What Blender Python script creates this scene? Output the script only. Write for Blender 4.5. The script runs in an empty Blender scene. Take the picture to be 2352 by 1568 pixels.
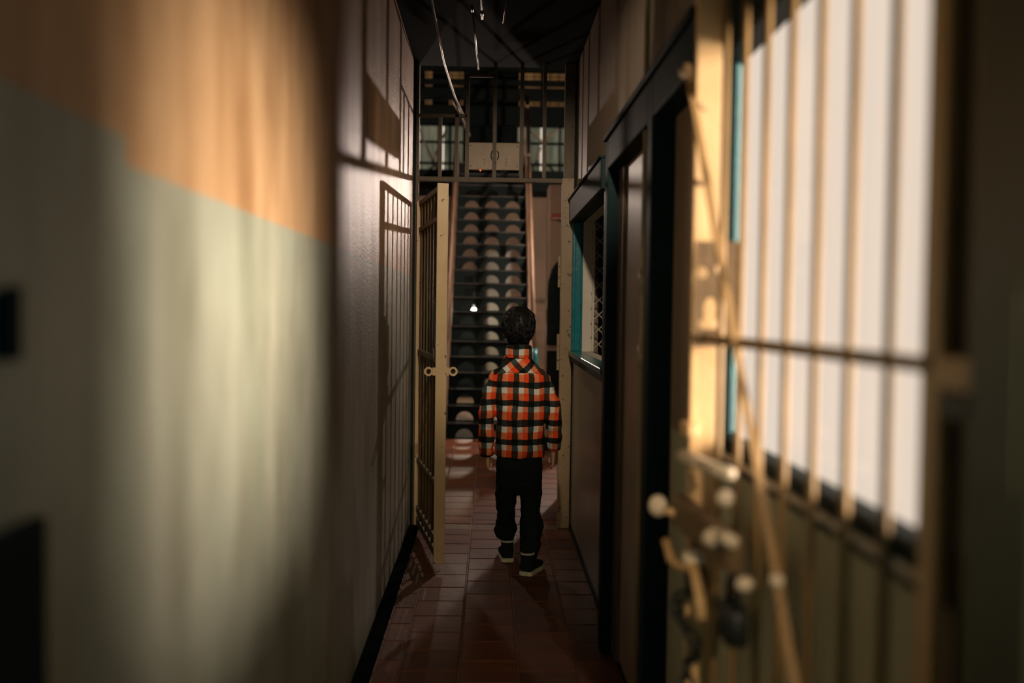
import bpy, bmesh, math, random
from mathutils import Vector, Matrix, noise
random.seed(7)
sc = bpy.context.scene
C = sc.collection
# ------------------------------------------------------------------ camera
cd = bpy.data.cameras.new('camera'); cam = bpy.data.objects.new('camera', cd); C.objects.link(cam)
cd.sensor_width = 36; cd.lens = 35; cd.clip_start = .02; cd.clip_end = 200
yaw, pit, rho = math.radians(1.277), math.radians(1.954), .0135
F = Vector((math.sin(yaw)*math.cos(pit), math.cos(yaw)*math.cos(pit), -math.sin(pit)))
R0 = Vector((math.cos(yaw), -math.sin(yaw), 0)); U0 = R0.cross(F)
RR = R0*math.cos(rho) + U0*math.sin(rho); UU = U0*math.cos(rho) - R0*math.sin(rho)
cam.matrix_world = Matrix(((RR.x, UU.x, -F.x, 0), (RR.y, UU.y, -F.y, 0), (RR.z, UU.z, -F.z, 1.28), (0, 0, 0, 1)))
cd.dof.use_dof = True; cd.dof.focus_distance = 4.85; cd.dof.aperture_fstop = 1.4
sc.camera = cam
# ------------------------------------------------------------------ world and lights
w = bpy.data.worlds.new('sky'); sc.world = w; w.use_nodes = True
w.node_tree.nodes['Background'].inputs[0].default_value = (1.0, .84, .71, 1)
w.node_tree.nodes['Background'].inputs[1].default_value = .86
def light(name, kind, loc, energy, col, size=.03, target=None, **kw):
    l = bpy.data.lights.new(name, kind); l.energy = energy; l.color = col
    if kind == 'SUN': l.angle = size
    elif kind == 'AREA': l.size = size
    else: l.shadow_soft_size = size
    for k, v in kw.items(): setattr(l, k, v)
    o = bpy.data.objects.new(name, l); C.objects.link(o); o.location = loc
    if target is not None: o.rotation_euler = (Vector(target)-Vector(loc)).to_track_quat('-Z', 'Y').to_euler()
    return o
light('low_sun', 'SUN', (4, 1, 2), 13.0, (1.0, .85, .70), math.radians(40), (4-.95, 1+.42, 2-.10))
light('hall_lamp', 'POINT', (1.30, 9.9, 2.45), 225, (1.0, .80, .68), .03)
light('hall_lamp', 'POINT', (-.95, 8.1, 2.32), 30, (1.0, .80, .66), .03)
light('corridor_lamp', 'SPOT', (.13, 2.0, 2.60), 185, (1.0, .82, .62), .04, (.12, 5.3, 1.45), spot_size=math.radians(38), spot_blend=.7)
light('rear_lamp', 'SPOT', (.34, -1.35, 2.0), 150, (1.0, .76, .48), .05, (.37, 3.0, .40), spot_size=math.radians(27), spot_blend=.5)
light('teal_shadow_fill', 'AREA', (0, -1.68, 1.25), 3.2, (.30, .85, .88), .8, (0, 3, 1.1))  # added unseen fill that tints the shadows teal, no doorway stands here
vs = sc.view_settings; vs.view_transform = 'Standard'; vs.look = 'None'; vs.exposure = 0; vs.gamma = 1; vs.use_curve_mapping = False

# ------------------------------------------------------------------ materials
def mat(name, col, rough=.6, metal=0, col2=None, scale=8, mix=.5, bump=0, bscale=60, chip=None, chipcol=(.05, .03, .02), chipscale=30, stretch=(1, 1, 1), spec=.5, detail=4):
    m = bpy.data.materials.new(name); m.use_nodes = True; nt = m.node_tree; b = nt.nodes['Principled BSDF']
    b.inputs['Roughness'].default_value = rough; b.inputs['Metallic'].default_value = metal
    b.inputs['Base Color'].default_value = (*col, 1); b.inputs['Specular IOR Level'].default_value = spec
    tc = nt.nodes.new('ShaderNodeTexCoord'); mp = nt.nodes.new('ShaderNodeMapping'); nt.links.new(tc.outputs['Object'], mp.inputs[0])
    mp.inputs['Scale'].default_value = stretch
    def nz(s, d=detail):
        n = nt.nodes.new('ShaderNodeTexNoise'); n.inputs['Scale'].default_value = s; n.inputs['Detail'].default_value = d
        nt.links.new(mp.outputs[0], n.inputs['Vector']); return n
    out = None
    if col2:
        n = nz(scale); r = nt.nodes.new('ShaderNodeValToRGB'); r.color_ramp.elements[0].position = .5-mix*.4; r.color_ramp.elements[1].position = .5+mix*.4
        r.color_ramp.elements[0].color = (*col, 1); r.color_ramp.elements[1].color = (*col2, 1)
        nt.links.new(n.outputs[0], r.inputs[0]); out = r.outputs[0]
    if chip:
        n = nz(chipscale, 6); r = nt.nodes.new('ShaderNodeValToRGB'); r.color_ramp.elements[0].position = chip; r.color_ramp.elements[1].position = chip+.02
        nt.links.new(n.outputs[0], r.inputs[0])
        mx = nt.nodes.new('ShaderNodeMixRGB'); mx.inputs[2].default_value = (*chipcol, 1); nt.links.new(r.outputs[0], mx.inputs[0])
        if out: nt.links.new(out, mx.inputs[1])
        else: mx.inputs[1].default_value = (*col, 1)
        out = mx.outputs[0]
    if out: nt.links.new(out, b.inputs['Base Color'])
    if bump:
        n = nz(bscale); bp = nt.nodes.new('ShaderNodeBump'); bp.inputs['Strength'].default_value = bump; bp.inputs['Distance'].default_value = .01
        nt.links.new(n.outputs[0], bp.inputs['Height']); nt.links.new(bp.outputs[0], b.inputs['Normal'])
    return m
def emit(name, col, s):
    m = bpy.data.materials.new(name); m.use_nodes = True; nt = m.node_tree; nt.nodes.clear()
    e = nt.nodes.new('ShaderNodeEmission'); e.inputs[0].default_value = (*col, 1); e.inputs[1].default_value = s
    o = nt.nodes.new('ShaderNodeOutputMaterial'); nt.links.new(e.outputs[0], o.inputs[0]); return m
def glass(name, tint, gloss=.06, rough=.05, scale=None, tint2=None):
    m = bpy.data.materials.new(name); m.use_nodes = True; nt = m.node_tree; nt.nodes.clear()
    t = nt.nodes.new('ShaderNodeBsdfTransparent'); t.inputs[0].default_value = (*tint, 1)
    if scale:
        tc = nt.nodes.new('ShaderNodeTexCoord'); wv = nt.nodes.new('ShaderNodeTexNoise'); wv.inputs['Scale'].default_value = scale
        mp = nt.nodes.new('ShaderNodeMapping'); mp.inputs['Scale'].default_value = (1, 1, .12); nt.links.new(tc.outputs['Object'], mp.inputs[0]); nt.links.new(mp.outputs[0], wv.inputs['Vector'])
        r = nt.nodes.new('ShaderNodeValToRGB'); r.color_ramp.elements[0].color = (*tint, 1); r.color_ramp.elements[1].color = (*tint2, 1)
        r.color_ramp.elements[0].position = .35; r.color_ramp.elements[1].position = .65
        nt.links.new(wv.outputs[0], r.inputs[0]); nt.links.new(r.outputs[0], t.inputs[0])
    g = nt.nodes.new('ShaderNodeBsdfGlossy'); g.inputs['Roughness'].default_value = rough
    mx = nt.nodes.new('ShaderNodeMixShader'); mx.inputs[0].default_value = gloss
    o = nt.nodes.new('ShaderNodeOutputMaterial'); nt.links.new(t.outputs[0], mx.inputs[1]); nt.links.new(g.outputs[0], mx.inputs[2]); nt.links.new(mx.outputs[0], o.inputs[0]); return m

def wall_paint():
    """two-tone gloss wall paint: tan above, grey green dado below, dado edge steps up near the camera end"""
    m = bpy.data.materials.new('two_tone_wall_paint'); m.use_nodes = True; nt = m.node_tree; L = nt.links; N = nt.nodes; b = N['Principled BSDF']
    tc = N.new('ShaderNodeTexCoord'); sp = N.new('ShaderNodeSeparateXYZ'); L.new(tc.outputs['Object'], sp.inputs[0])
    def math_(op, a, b_=None):
        n = N.new('ShaderNodeMath'); n.operation = op
        for i, v in enumerate((a, b_)):
            if v is None: continue
            if isinstance(v, (int, float)): n.inputs[i].default_value = v
            else: L.new(v, n.inputs[i])
        return n.outputs[0]
    def noise_(scale, st=(1, 1, 1), d=4):
        mp = N.new('ShaderNodeMapping'); mp.inputs['Scale'].default_value = st; L.new(tc.outputs['Object'], mp.inputs[0])
        n = N.new('ShaderNodeTexNoise'); n.inputs['Scale'].default_value = scale; n.inputs['Detail'].default_value = d; L.new(mp.outputs[0], n.inputs['Vector']); return n.outputs[0]
    wob = math_('MULTIPLY', math_('SUBTRACT', noise_(30), .5), .008)
    edge = math_('ADD', math_('MULTIPLY', math_('LESS_THAN', sp.outputs['Y'], 1.24), .034), 1.449)
    isup = math_('GREATER_THAN', math_('ADD', sp.outputs['Z'], wob), edge)
    def ramp(src, c0, c1, a=.3, z=.7):
        r = N.new('ShaderNodeValToRGB'); r.color_ramp.elements[0].color = (*c0, 1); r.color_ramp.elements[1].color = (*c1, 1)
        r.color_ramp.elements[0].position = a; r.color_ramp.elements[1].position = z; L.new(src, r.inputs[0]); return r.outputs[0]
    streak = noise_(7, (1, 1, .16), 5); blot = noise_(3.2, (1, 1, .6), 4)
    up = ramp(streak, (.46, .26, .125), (.64, .40, .215), .36, .60)
    lo = ramp(streak, (.32, .345, .265), (.45, .45, .36), .3, .68)
    mx = N.new('ShaderNodeMixRGB'); L.new(isup, mx.inputs[0]); L.new(lo, mx.inputs[1]); L.new(up, mx.inputs[2])
    gr = ramp(blot, (.62, .58, .53), (1, 1, 1), .34, .58); mu = N.new('ShaderNodeMixRGB'); mu.blend_type = 'MULTIPLY'; mu.inputs[0].default_value = .8
    L.new(mx.outputs[0], mu.inputs[1]); L.new(gr, mu.inputs[2]); L.new(mu.outputs[0], b.inputs['Base Color'])
    b.inputs['Roughness'].default_value = .43
    bp = N.new('ShaderNodeBump'); bp.inputs['Strength'].default_value = .32; bp.inputs['Distance'].default_value = .012
    hn = math_('ADD', noise_(95), math_('MULTIPLY', noise_(14, (1, 1, .2)), 1.2)); L.new(hn, bp.inputs['Height']); L.new(bp.outputs[0], b.inputs['Normal'])
    return m

def plaid(name, ang=0.0, ox=0., oz=0.):
    m = bpy.data.materials.new(name); m.use_nodes = True; nt = m.node_tree; L = nt.links; N = nt.nodes; b = N['Principled BSDF']
    tc = N.new('ShaderNodeTexCoord')
    wn = N.new('ShaderNodeTexNoise'); wn.inputs['Scale'].default_value = 9; wn.inputs['Detail'].default_value = 1; L.new(tc.outputs['Object'], wn.inputs['Vector'])
    sb = N.new('ShaderNodeVectorMath'); sb.operation = 'SUBTRACT'; L.new(wn.outputs['Color'], sb.inputs[0]); sb.inputs[1].default_value = (.5, .5, .5)
    scl = N.new('ShaderNodeVectorMath'); scl.operation = 'SCALE'; scl.inputs['Scale'].default_value = .022; L.new(sb.outputs[0], scl.inputs[0])
    ad = N.new('ShaderNodeVectorMath'); ad.operation = 'ADD'; L.new(tc.outputs['Object'], ad.inputs[0]); L.new(scl.outputs[0], ad.inputs[1])
    mp = N.new('ShaderNodeMapping'); mp.inputs['Rotation'].default_value = (0, ang, 0); mp.inputs['Location'].default_value = (ox, 0, oz); L.new(ad.outputs[0], mp.inputs[0])
    sp = N.new('ShaderNodeSeparateXYZ'); L.new(mp.outputs[0], sp.inputs[0])
    K, KR, W, O = (.004, .009, .0095), (.0010, .0022, .0024), (.86, .80, .70), (.98, .082, .015)
    def band(src, per, stops):
        d = N.new('ShaderNodeMath'); d.operation = 'DIVIDE'; L.new(src, d.inputs[0]); d.inputs[1].default_value = per
        a = N.new('ShaderNodeMath'); a.operation = 'FLOORED_MODULO' if False else 'FRACT'; L.new(d.outputs[0], a.inputs[0])
        r = N.new('ShaderNodeValToRGB'); cr = r.color_ramp; cr.interpolation = 'CONSTANT'
        cr.elements[0].position = 0; cr.elements[0].color = (*stops[0][1], 1); cr.elements[1].position = stops[1][0]; cr.elements[1].color = (*stops[1][1], 1)
        for p, c in stops[2:]: e = cr.elements.new(p); e.color = (*c, 1)
        L.new(a.outputs[0], r.inputs[0]); return r.outputs[0]
    cc = band(sp.outputs['X'], .0755, [(0, W), (.32, O), (.64, K)])
    rw = band(sp.outputs['Z'], .0925, [(0, O), (.38, W), (.68, KR)])
    mu = N.new('ShaderNodeMixRGB'); mu.blend_type = 'MULTIPLY'; mu.inputs[0].default_value = 1; L.new(cc, mu.inputs[1]); L.new(rw, mu.inputs[2])
    ga = N.new('ShaderNodeGamma'); ga.inputs[1].default_value = .5; L.new(mu.outputs[0], ga.inputs[0])
    fz = N.new('ShaderNodeTexNoise'); fz.inputs['Scale'].default_value = 260; L.new(tc.outputs['Object'], fz.inputs['Vector'])
    m2 = N.new('ShaderNodeMixRGB'); m2.blend_type = 'MULTIPLY'; m2.inputs[0].default_value = .55; L.new(ga.outputs[0], m2.inputs[1]); L.new(fz.outputs[0], m2.inputs[2])
    L.new(m2.outputs[0], b.inputs['Base Color']); b.inputs['Roughness'].default_value = .9; b.inputs['Specular IOR Level'].default_value = .2
    return m

M = {}
M['wall_left'] = wall_paint()
M['wall_right'] = mat('cream_partition_paint', (.27, .205, .145), .4, col2=(.22, .165, .115), scale=5, stretch=(1, 1, .2), bump=.12, bscale=40)
M['doorpaint'] = mat('pale_door_paint', (.46, .36, .29), .35, col2=(.38, .29, .22), scale=4, stretch=(1, 1, .2), bump=.1)
M['panel'] = mat('grey_green_sheet', (.24, .245, .19), .3, col2=(.30, .27, .20), scale=3, stretch=(1, 1, .3), bump=.05)
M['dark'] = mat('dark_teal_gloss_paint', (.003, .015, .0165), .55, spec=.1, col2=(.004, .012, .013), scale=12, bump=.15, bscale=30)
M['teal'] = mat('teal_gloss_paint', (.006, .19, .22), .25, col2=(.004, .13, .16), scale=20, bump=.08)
M['cream'] = mat('chipped_cream_gate_paint', (.62, .44, .235), .42, col2=(.50, .34, .17), scale=9, mix=.8, chip=.69, chipcol=(.06, .03, .015), chipscale=38, bump=.12, bscale=90)
M['near_cream'] = mat('worn_cream_gate_paint', (.72, .47, .23), .4, col2=(.58, .36, .16), scale=7, chip=.68, chipcol=(.08, .04, .02), chipscale=24, bump=.1, bscale=70)
M['leafbar'] = mat('shaded_cream_leaf_paint', (.21, .145, .072), .55, col2=(.15, .10, .05), scale=9, bump=.12, bscale=90)  # darker copy of the cream gate paint, shade on the leaf bars painted in
M['post'] = mat('dull_cream_post_paint', (.34, .235, .12), .5, col2=(.25, .165, .08), scale=9, mix=.8, chip=.64, chipcol=(.04, .02, .01), chipscale=34, bump=.12, bscale=90)
M['accessplate'] = mat('dull_cream_plate_paint', (.36, .26, .155), .5, col2=(.29, .20, .115), scale=14, bump=.1)
M['barpaint'] = mat('shaded_cream_bar_paint', (.36, .215, .085), .45, col2=(.25, .15, .06), scale=7, bump=.1, bscale=70)  # near gate cream darkened, shade on bars and brace put into the colour
M['brightsteel'] = mat('worn_highlit_bolt_steel', (.82, .70, .54), .35, col2=(.7, .56, .40), scale=20)  # whitened steel, highlights on bolts and knobs put into the colour
M['brownplate'] = mat('brown_lock_steel', (.16, .10, .05), .6, spec=.2, col2=(.12, .075, .036), scale=30, bump=.2)
M['frame'] = mat('brown_cream_frame_paint', (.13, .09, .048), .6, col2=(.09, .06, .03), scale=12, chip=.68, chipcol=(.03, .018, .01), chipscale=40, bump=.15)
M['tile'] = mat('terracotta_tile', (.19, .066, .028), .5, spec=.2, col2=(.12, .044, .02), scale=6, bump=.15, bscale=25)
M['tile2'] = mat('worn_terracotta_tile', (.14, .053, .026), .55, spec=.2, col2=(.09, .036, .02), scale=9, bump=.2, bscale=25)
M['grout'] = mat('pale_grout', (.20, .14, .09), .8, col2=(.12, .08, .05), scale=20)
M['skirt'] = mat('black_skirting_paint', (.004, .007, .008), 1.0, spec=0.0, col2=(.010, .014, .014), scale=9)
M['flake'] = mat('torn_plaster_flake', (.32, .25, .18), .8, bump=.3)
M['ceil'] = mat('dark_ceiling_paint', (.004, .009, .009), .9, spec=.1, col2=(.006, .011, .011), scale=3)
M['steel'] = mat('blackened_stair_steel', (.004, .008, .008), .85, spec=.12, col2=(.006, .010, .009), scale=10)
M['nosing'] = mat('lit_tread_nosing', (.06, .05, .042), .6, col2=(.02, .018, .016), scale=14)  # paler than the treads, their lit front edge painted in
M['stringer'] = mat('brown_stringer_paint', (.16, .095, .055), .6, col2=(.10, .06, .035), scale=9, bump=.1)
M['pipe'] = mat('dull_conduit_steel', (.14, .10, .065), .35, metal=.7, col2=(.03, .025, .02), scale=7, mix=.35)
M['paintpipe'] = mat('painted_conduit', (.55, .36, .18), .35, col2=(.12, .20, .15), scale=2.2, mix=.5, stretch=(1, 1, 1))
M['hall'] = mat('dim_hall_plaster', (.34, .235, .16), .8, col2=(.24, .17, .12), scale=2)
M['halldark'] = mat('dark_hall_board', (.006, .010, .010), .9, spec=.1, col2=(.010, .013, .012), scale=3)
M['brace'] = mat('tan_bracing_timber', (.42, .29, .19), .6, col2=(.33, .22, .14), scale=9)
M['palebrace'] = mat('pale_tan_timber', (.62, .44, .30), .6, col2=(.5, .34, .22), scale=9)
M['mesh'] = mat('pale_security_mesh', (.46, .40, .30), .4, metal=.2)
M['white'] = mat('off_white_reveal_paint', (.66, .60, .50), .5, col2=(.58, .52, .42), scale=8)
M['black'] = mat('black_iron', (.006, .009, .009), .5, bump=.2, bscale=60)
M['red'] = mat('red_enamel', (.30, .02, .015), .4, col2=(.24, .015, .012))
M['trousers'] = mat('charcoal_cotton', (.006, .010, .011), .9, col2=(.010, .014, .015), scale=40, bump=.3, bscale=220, spec=.15)
M['shoe'] = mat('black_canvas', (.008, .012, .012), .8, bump=.3, bscale=300, spec=.2)
M['sole'] = mat('yellowed_white_rubber', (.62, .60, .42), .5, col2=(.5, .47, .32), scale=30)
M['sock'] = mat('pale_sock_trim', (.5, .48, .40), .9)
M['skin'] = mat('light_skin', (.55, .31, .19), .5, col2=(.50, .27, .16), scale=30)
M['hair'] = mat('dark_hair', (.004, .0045, .0045), .5, spec=.3, col2=(.012, .009, .007), scale=60, stretch=(1, 1, .3))
M['eye'] = mat('dark_eye', (.02, .015, .01), .1)
M['plaid'] = plaid('orange_check_flannel', 0, .012, .0)
M['plaid_bias'] = plaid('orange_check_flannel_on_the_bias', math.radians(42), .01, .01)
M['glass'] = glass('clear_window_glass', (.99, .985, .97), .03)
M['dirty'] = glass('dirty_greenish_sheeting', (.24, .275, .24), .05, .3, 9, (.42, .44, .39))
M['amber'] = glass('dusty_upper_glass', (.30, .23, .15), .04, .2, 3, (.42, .33, .22))

# ------------------------------------------------------------------ mesh helpers
class MB:
    def __init__(s): s.v = []; s.f = []
    def add(s, vs, fs):
        o = len(s.v); s.v += [tuple(v) for v in vs]; s.f += [tuple(i+o for i in f) for f in fs]; return s
    def obox(s, c, ax, ay, az, hx, hy, hz):
        c = Vector(c); vs = [c + ax*(hx*i) + ay*(hy*j) + az*(hz*k) for i in (-1, 1) for j in (-1, 1) for k in (-1, 1)]
        return s.add(vs, [(0, 1, 3, 2), (4, 6, 7, 5), (0, 4, 5, 1), (2, 3, 7, 6), (0, 2, 6, 4), (1, 5, 7, 3)])
    def box(s, x0, x1, y0, y1, z0, z1):
        return s.obox(((x0+x1)/2, (y0+y1)/2, (z0+z1)/2), Vector((1, 0, 0)), Vector((0, 1, 0)), Vector((0, 0, 1)), abs(x1-x0)/2, abs(y1-y0)/2, abs(z1-z0)/2)
    def bar(s, a, b, w, t, up=(0, 0, 1)):      # flat bar a->b, w across, t thick
        a, b = Vector(a), Vector(b); d = (b-a).normalized(); u = Vector(up)
        x = d.cross(u)
        if x.length < 1e-4: x = d.cross(Vector((0, 1, 0)))
        x.normalize(); y = x.cross(d)
        return s.obox((a+b)/2, d, x, y, (b-a).length/2, t/2, w/2)
    def limb(s, pts, rad, n=12, cap=True, squash=None):
        pts = [Vector(p) for p in pts]
        if not hasattr(rad, '__len__'): rad = [rad]*len(pts)
        rings = []; ref = None
        P = list(pts); Rr = list(rad)
        for i, p in enumerate(P):
            d = (P[min(i+1, len(P)-1)] - P[max(i-1, 0)]).normalized()
            if ref is None:
                ref = Vector((1, 0, 0)) if abs(d.x) < .9 else Vector((0, 1, 0))
            x = (ref - d*ref.dot(d)).normalized(); y = d.cross(x); ref = x
            r = Rr[i]; rx, ry = r if hasattr(r, '__len__') else (r, r)
            rings.append([p + x*(rx*math.cos(2*math.pi*k/n)) + y*(ry*math.sin(2*math.pi*k/n)) for k in range(n)])
        vs = [v for rg in rings for v in rg]; fs = []
        for i in range(len(rings)-1):
            for k in range(n):
                a = i*n+k; b = i*n+(k+1) % n; fs.append((a, b, b+n, a+n))
        if cap:
            fs.append(tuple(reversed(range(n)))); o = (len(rings)-1)*n; fs.append(tuple(range(o, o+n)))
        return s.add(vs, fs)
    def tube(s, a, b, r, n=10): return s.limb([a, b], r, n)
    def loft(s, rings, n=28, e=2.4):           # rings (z, cx, cy, rx, ry) superellipse
        vs = []; fs = []
        for z, cx, cy, rx, ry in rings:
            for k in range(n):
                t = 2*math.pi*k/n; c, q = math.cos(t), math.sin(t)
                vs.append((cx+rx*math.copysign(abs(c)**(2/e), c), cy+ry*math.copysign(abs(q)**(2/e), q), z))
        for i in range(len(rings)-1):
            for k in range(n):
                a = i*n+k; b = i*n+(k+1) % n; fs.append((a, b, b+n, a+n))
        fs.append(tuple(reversed(range(n)))); o = (len(rings)-1)*n; fs.append(tuple(range(o, o+n)))
        return s.add(vs, fs)
    def ball(s, c, rx, ry=None, rz=None, nu=14, nv=9):
        ry = ry or rx; rz = rz or rx; c = Vector(c); vs = [c+Vector((0, 0, -rz))]; fs = []
        for j in range(1, nv):
            ph = -math.pi/2+math.pi*j/nv
            for k in range(nu):
                t = 2*math.pi*k/nu; vs.append(c+Vector((rx*math.cos(ph)*math.cos(t), ry*math.cos(ph)*math.sin(t), rz*math.sin(ph))))
        vs.append(c+Vector((0, 0, rz))); top = len(vs)-1
        for k in range(nu):
            fs.append((0, 1+(k+1) % nu, 1+k)); o = 1+(nv-2)*nu; fs.append((top, o+k, o+(k+1) % nu))
        for j in range(nv-2):
            for k in range(nu):
                a = 1+j*nu+k; b = 1+j*nu+(k+1) % nu; fs.append((a, b, b+nu, a+nu))
        return s.add(vs, fs)
    def prism(s, poly, o, ax, ay, az, t):      # polygon in (ax, ay) plane, extruded t along az
        o = Vector(o); n = len(poly)
        a = [o+ax*p+ay*q for p, q in poly]; b = [v+az*t for v in a]
        fs = [tuple(reversed(range(n))), tuple(range(n, 2*n))]+[(i, (i+1) % n, n+(i+1) % n, n+i) for i in range(n)]
        return s.add(a+b, fs)
    def mesh(s, name, m=None, smooth=False):
        me = bpy.data.meshes.new(name); me.from_pydata(s.v, [], s.f); me.update()
        bm = bmesh.new(); bm.from_mesh(me); bmesh.ops.recalc_face_normals(bm, faces=bm.faces); bm.to_mesh(me); bm.free()
        if m: me.materials.append(M[m])
        if smooth:
            for p in me.polygons: p.use_smooth = True
        return me
    def build(s, name, m, parent=None, smooth=False, bevel=0, **kw):
        return link(name, s.mesh(name, m, smooth), parent, bevel, **kw)
def link(name, me, parent=None, bevel=0, loc=None, label=None, cat=None, group=None, kind=None):
    o = bpy.data.objects.new(name, me); C.objects.link(o)
    if parent: o.parent = parent
    if loc: o.location = loc
    if bevel:
        b = o.modifiers.new('bevel', 'BEVEL'); b.width = bevel; b.segments = 2; b.limit_method = 'ANGLE'
    tag(o, label, cat, group, kind); return o
def tag(o, label=None, cat=None, group=None, kind=None):
    for k, v in (('label', label), ('category', cat), ('group', group), ('kind', kind)):
        if v: o[k] = v
    return o
def empty(name, loc=(0, 0, 0), **kw):
    o = bpy.data.objects.new(name, None); C.objects.link(o); o.location = loc; o.empty_display_size = .05; return tag(o, **kw)
def remesh(mb, name, voxel, m, smooth=6, disp=None):
    me = mb.mesh('tmp'); o = bpy.data.objects.new('tmp', me); C.objects.link(o)
    r = o.modifiers.new('r', 'REMESH'); r.mode = 'VOXEL'; r.voxel_size = voxel
    if smooth:
        s = o.modifiers.new('s', 'SMOOTH'); s.factor = .5; s.iterations = smooth
    dg = bpy.context.evaluated_depsgraph_get(); me2 = bpy.data.meshes.new_from_object(o.evaluated_get(dg))
    bpy.data.objects.remove(o); me2.name = name; me2.materials.clear(); me2.materials.append(M[m])
    if disp:
        ns = [v.normal.copy() for v in me2.vertices]
        for v, n in zip(me2.vertices, ns): v.co += n*disp(v.co, n)
    for p in me2.polygons: p.use_smooth = True
    return me2
X, Y, Z = Vector((1, 0, 0)), Vector((0, 1, 0)), Vector((0, 0, 1))
LW, RW, GY, CZ = -.45, .487, 5.77, 2.68      # left wall face, right wall face, gate plane, ceiling

# ------------------------------------------------------------------ the setting
fl = MB().box(-3.4, 1.45, -1.8, 15.4, -.2, -.004).build('floor', 'grout', kind='structure', label='terracotta tiled floor with pale joints')
tw = .205
tm = MB().box(-tw/2, tw/2, -tw/2, tw/2, -.012, 0); tms = []
for mk in ('tile', 'tile2'):
    me = tm.mesh('floor_tile', mk); bm = bmesh.new(); bm.from_mesh(me)
    bmesh.ops.bevel(bm, geom=[e for e in bm.edges if all(v.co.z > -.001 for v in e.verts)], offset=.004, segments=1, affect='EDGES'); bm.to_mesh(me); bm.free(); tms.append(me)
def tiles(xa, xb, ya, yb):
    k = math.floor((xa+.305)/.21)
    while True:
        x0 = -.305+.21*k; x1 = x0+.21
        if x0 >= xb-.01: break
        a, b = max(x0, xa), min(x1, xb)
        if b-a > .03:
            y = ya - (.105 if k % 2 else 0)
            while y < yb:
                p, q = max(y, ya), min(y+.21, yb)
                if q-p > .03:
                    o = link('floor_tile', random.choice((tms[0], tms[0], tms[1])), fl, loc=((a+b)/2, (p+q)/2, random.uniform(-.0006, .0012)))
                    o.scale = ((b-a-.005)/tw, (q-p-.005)/tw, 1)
                    o.rotation_euler = (random.uniform(-.004, .004), random.uniform(-.004, .004), 0)
                y += .21
        k += 1
tiles(LW+.057, RW-.012, 2.62, 5.72)
tiles(-.515, .745, 5.85, 9.66)

MB().box(LW-.14, LW, -1.75, 5.86, -.05, CZ+.02).build('wall_left', 'wall_left', kind='structure', label='glossy wall, tan above grey green dado paint')
bb = MB().box(LW, LW+.055, -1.7, 5.70, 0, .022)
bb.build('baseboard_left', 'skirt', kind='structure', label='black painted floor strip along the wall foot')
fk = MB()
for i in range(34):       # torn pale flakes along the skirting's foot
    y = 3.2+i*.045+random.uniform(-.02, .02); hgt = random.uniform(.001, .006) if random.random() < .8 else .012
    fk.add([(LW+.0555, y, 0), (LW+.0555+hgt, y+.02, .001), (LW+.0555, y+.055, 0), (LW+.0565, y+.02, hgt*1.2)], [(0, 1, 3), (1, 2, 3), (0, 2, 1), (0, 3, 2)])
fk.build('torn_paint_edge', 'flake', kind='stuff', label='torn pale paint flakes along the black skirting', cat='paint flakes')
# right wall: pieces round the two windows
T = .13; T2 = .012
wr = MB()
wr.box(RW, RW+T, 4.0, 5.86, 1.885, CZ+.02)
wr.box(RW, RW+T2, -1.75, 4.0, 1.885, CZ+.02)
wr.box(RW, RW+T2, -1.75, 1.02, -.05, 1.885)
wr.box(RW, RW+T2, 2.03, 4.0, -.05, 1.885)
wr.box(RW, RW+T, 4.0, 4.09, -.05, 1.885)
wr.box(RW, RW+T2, 1.0, 2.03, -.05, .985)
wr.box(RW, RW+T, 5.76, 5.86, -.05, 1.885)
wr.box(RW, RW+T, 4.09, 5.76, -.05, .985)
wr.build('wall_right', 'wall_right', kind='structure', label='cream painted partition wall with windows')
MB().box(RW-.006, RW, 3.7, 5.745, .03, .975).build('trim_1', 'panel', kind='structure', label='grey green sheet panel under the meshed window')
M['litpanel'] = mat('lit_olive_sheet', (.44, .42, .28), .4, col2=(.36, .35, .23), scale=3, stretch=(1, 1, .3), bump=.05)  # lighter copy of the grey green sheet, bounce light put into its colour
MB().box(RW-.006, RW, 1.05, 2.60, .03, .970).build('trim_7', 'litpanel', kind='structure', label='olive sheet panel with bounce light in its pale colour, under the bright window')
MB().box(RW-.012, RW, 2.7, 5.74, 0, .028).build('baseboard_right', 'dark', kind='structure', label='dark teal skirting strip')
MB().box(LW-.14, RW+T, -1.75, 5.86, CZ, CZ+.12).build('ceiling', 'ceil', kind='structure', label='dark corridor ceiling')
MB().box(LW-.14, RW+T, -1.85, -1.75, -.05, CZ+.1).build('wall_end', 'wall_right', kind='structure', label='corridor end wall')
# projecting dark door / window casings on the right wall
pj = .064
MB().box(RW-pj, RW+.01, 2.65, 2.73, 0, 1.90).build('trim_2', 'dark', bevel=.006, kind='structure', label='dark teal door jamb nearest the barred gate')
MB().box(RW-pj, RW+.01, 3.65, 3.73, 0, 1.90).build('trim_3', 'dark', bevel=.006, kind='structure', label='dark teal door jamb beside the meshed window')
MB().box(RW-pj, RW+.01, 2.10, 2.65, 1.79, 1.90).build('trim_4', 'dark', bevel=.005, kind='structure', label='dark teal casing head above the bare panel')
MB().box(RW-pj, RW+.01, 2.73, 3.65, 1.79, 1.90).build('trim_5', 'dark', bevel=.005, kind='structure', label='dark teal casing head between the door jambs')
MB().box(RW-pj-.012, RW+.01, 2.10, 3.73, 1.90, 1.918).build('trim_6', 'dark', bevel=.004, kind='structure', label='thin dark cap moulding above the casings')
# door leaf between the jambs, slightly pale
dr = MB().box(RW-.012, RW+.002, 2.74, 3.64, .02, 1.785).build('door_1', 'doorpaint', kind='structure', label='pale flush door between dark jambs')
MB().box(RW-.024, RW-.012, 3.50, 3.64, .02, 1.785).build('door_stop', 'frame', dr)

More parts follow.
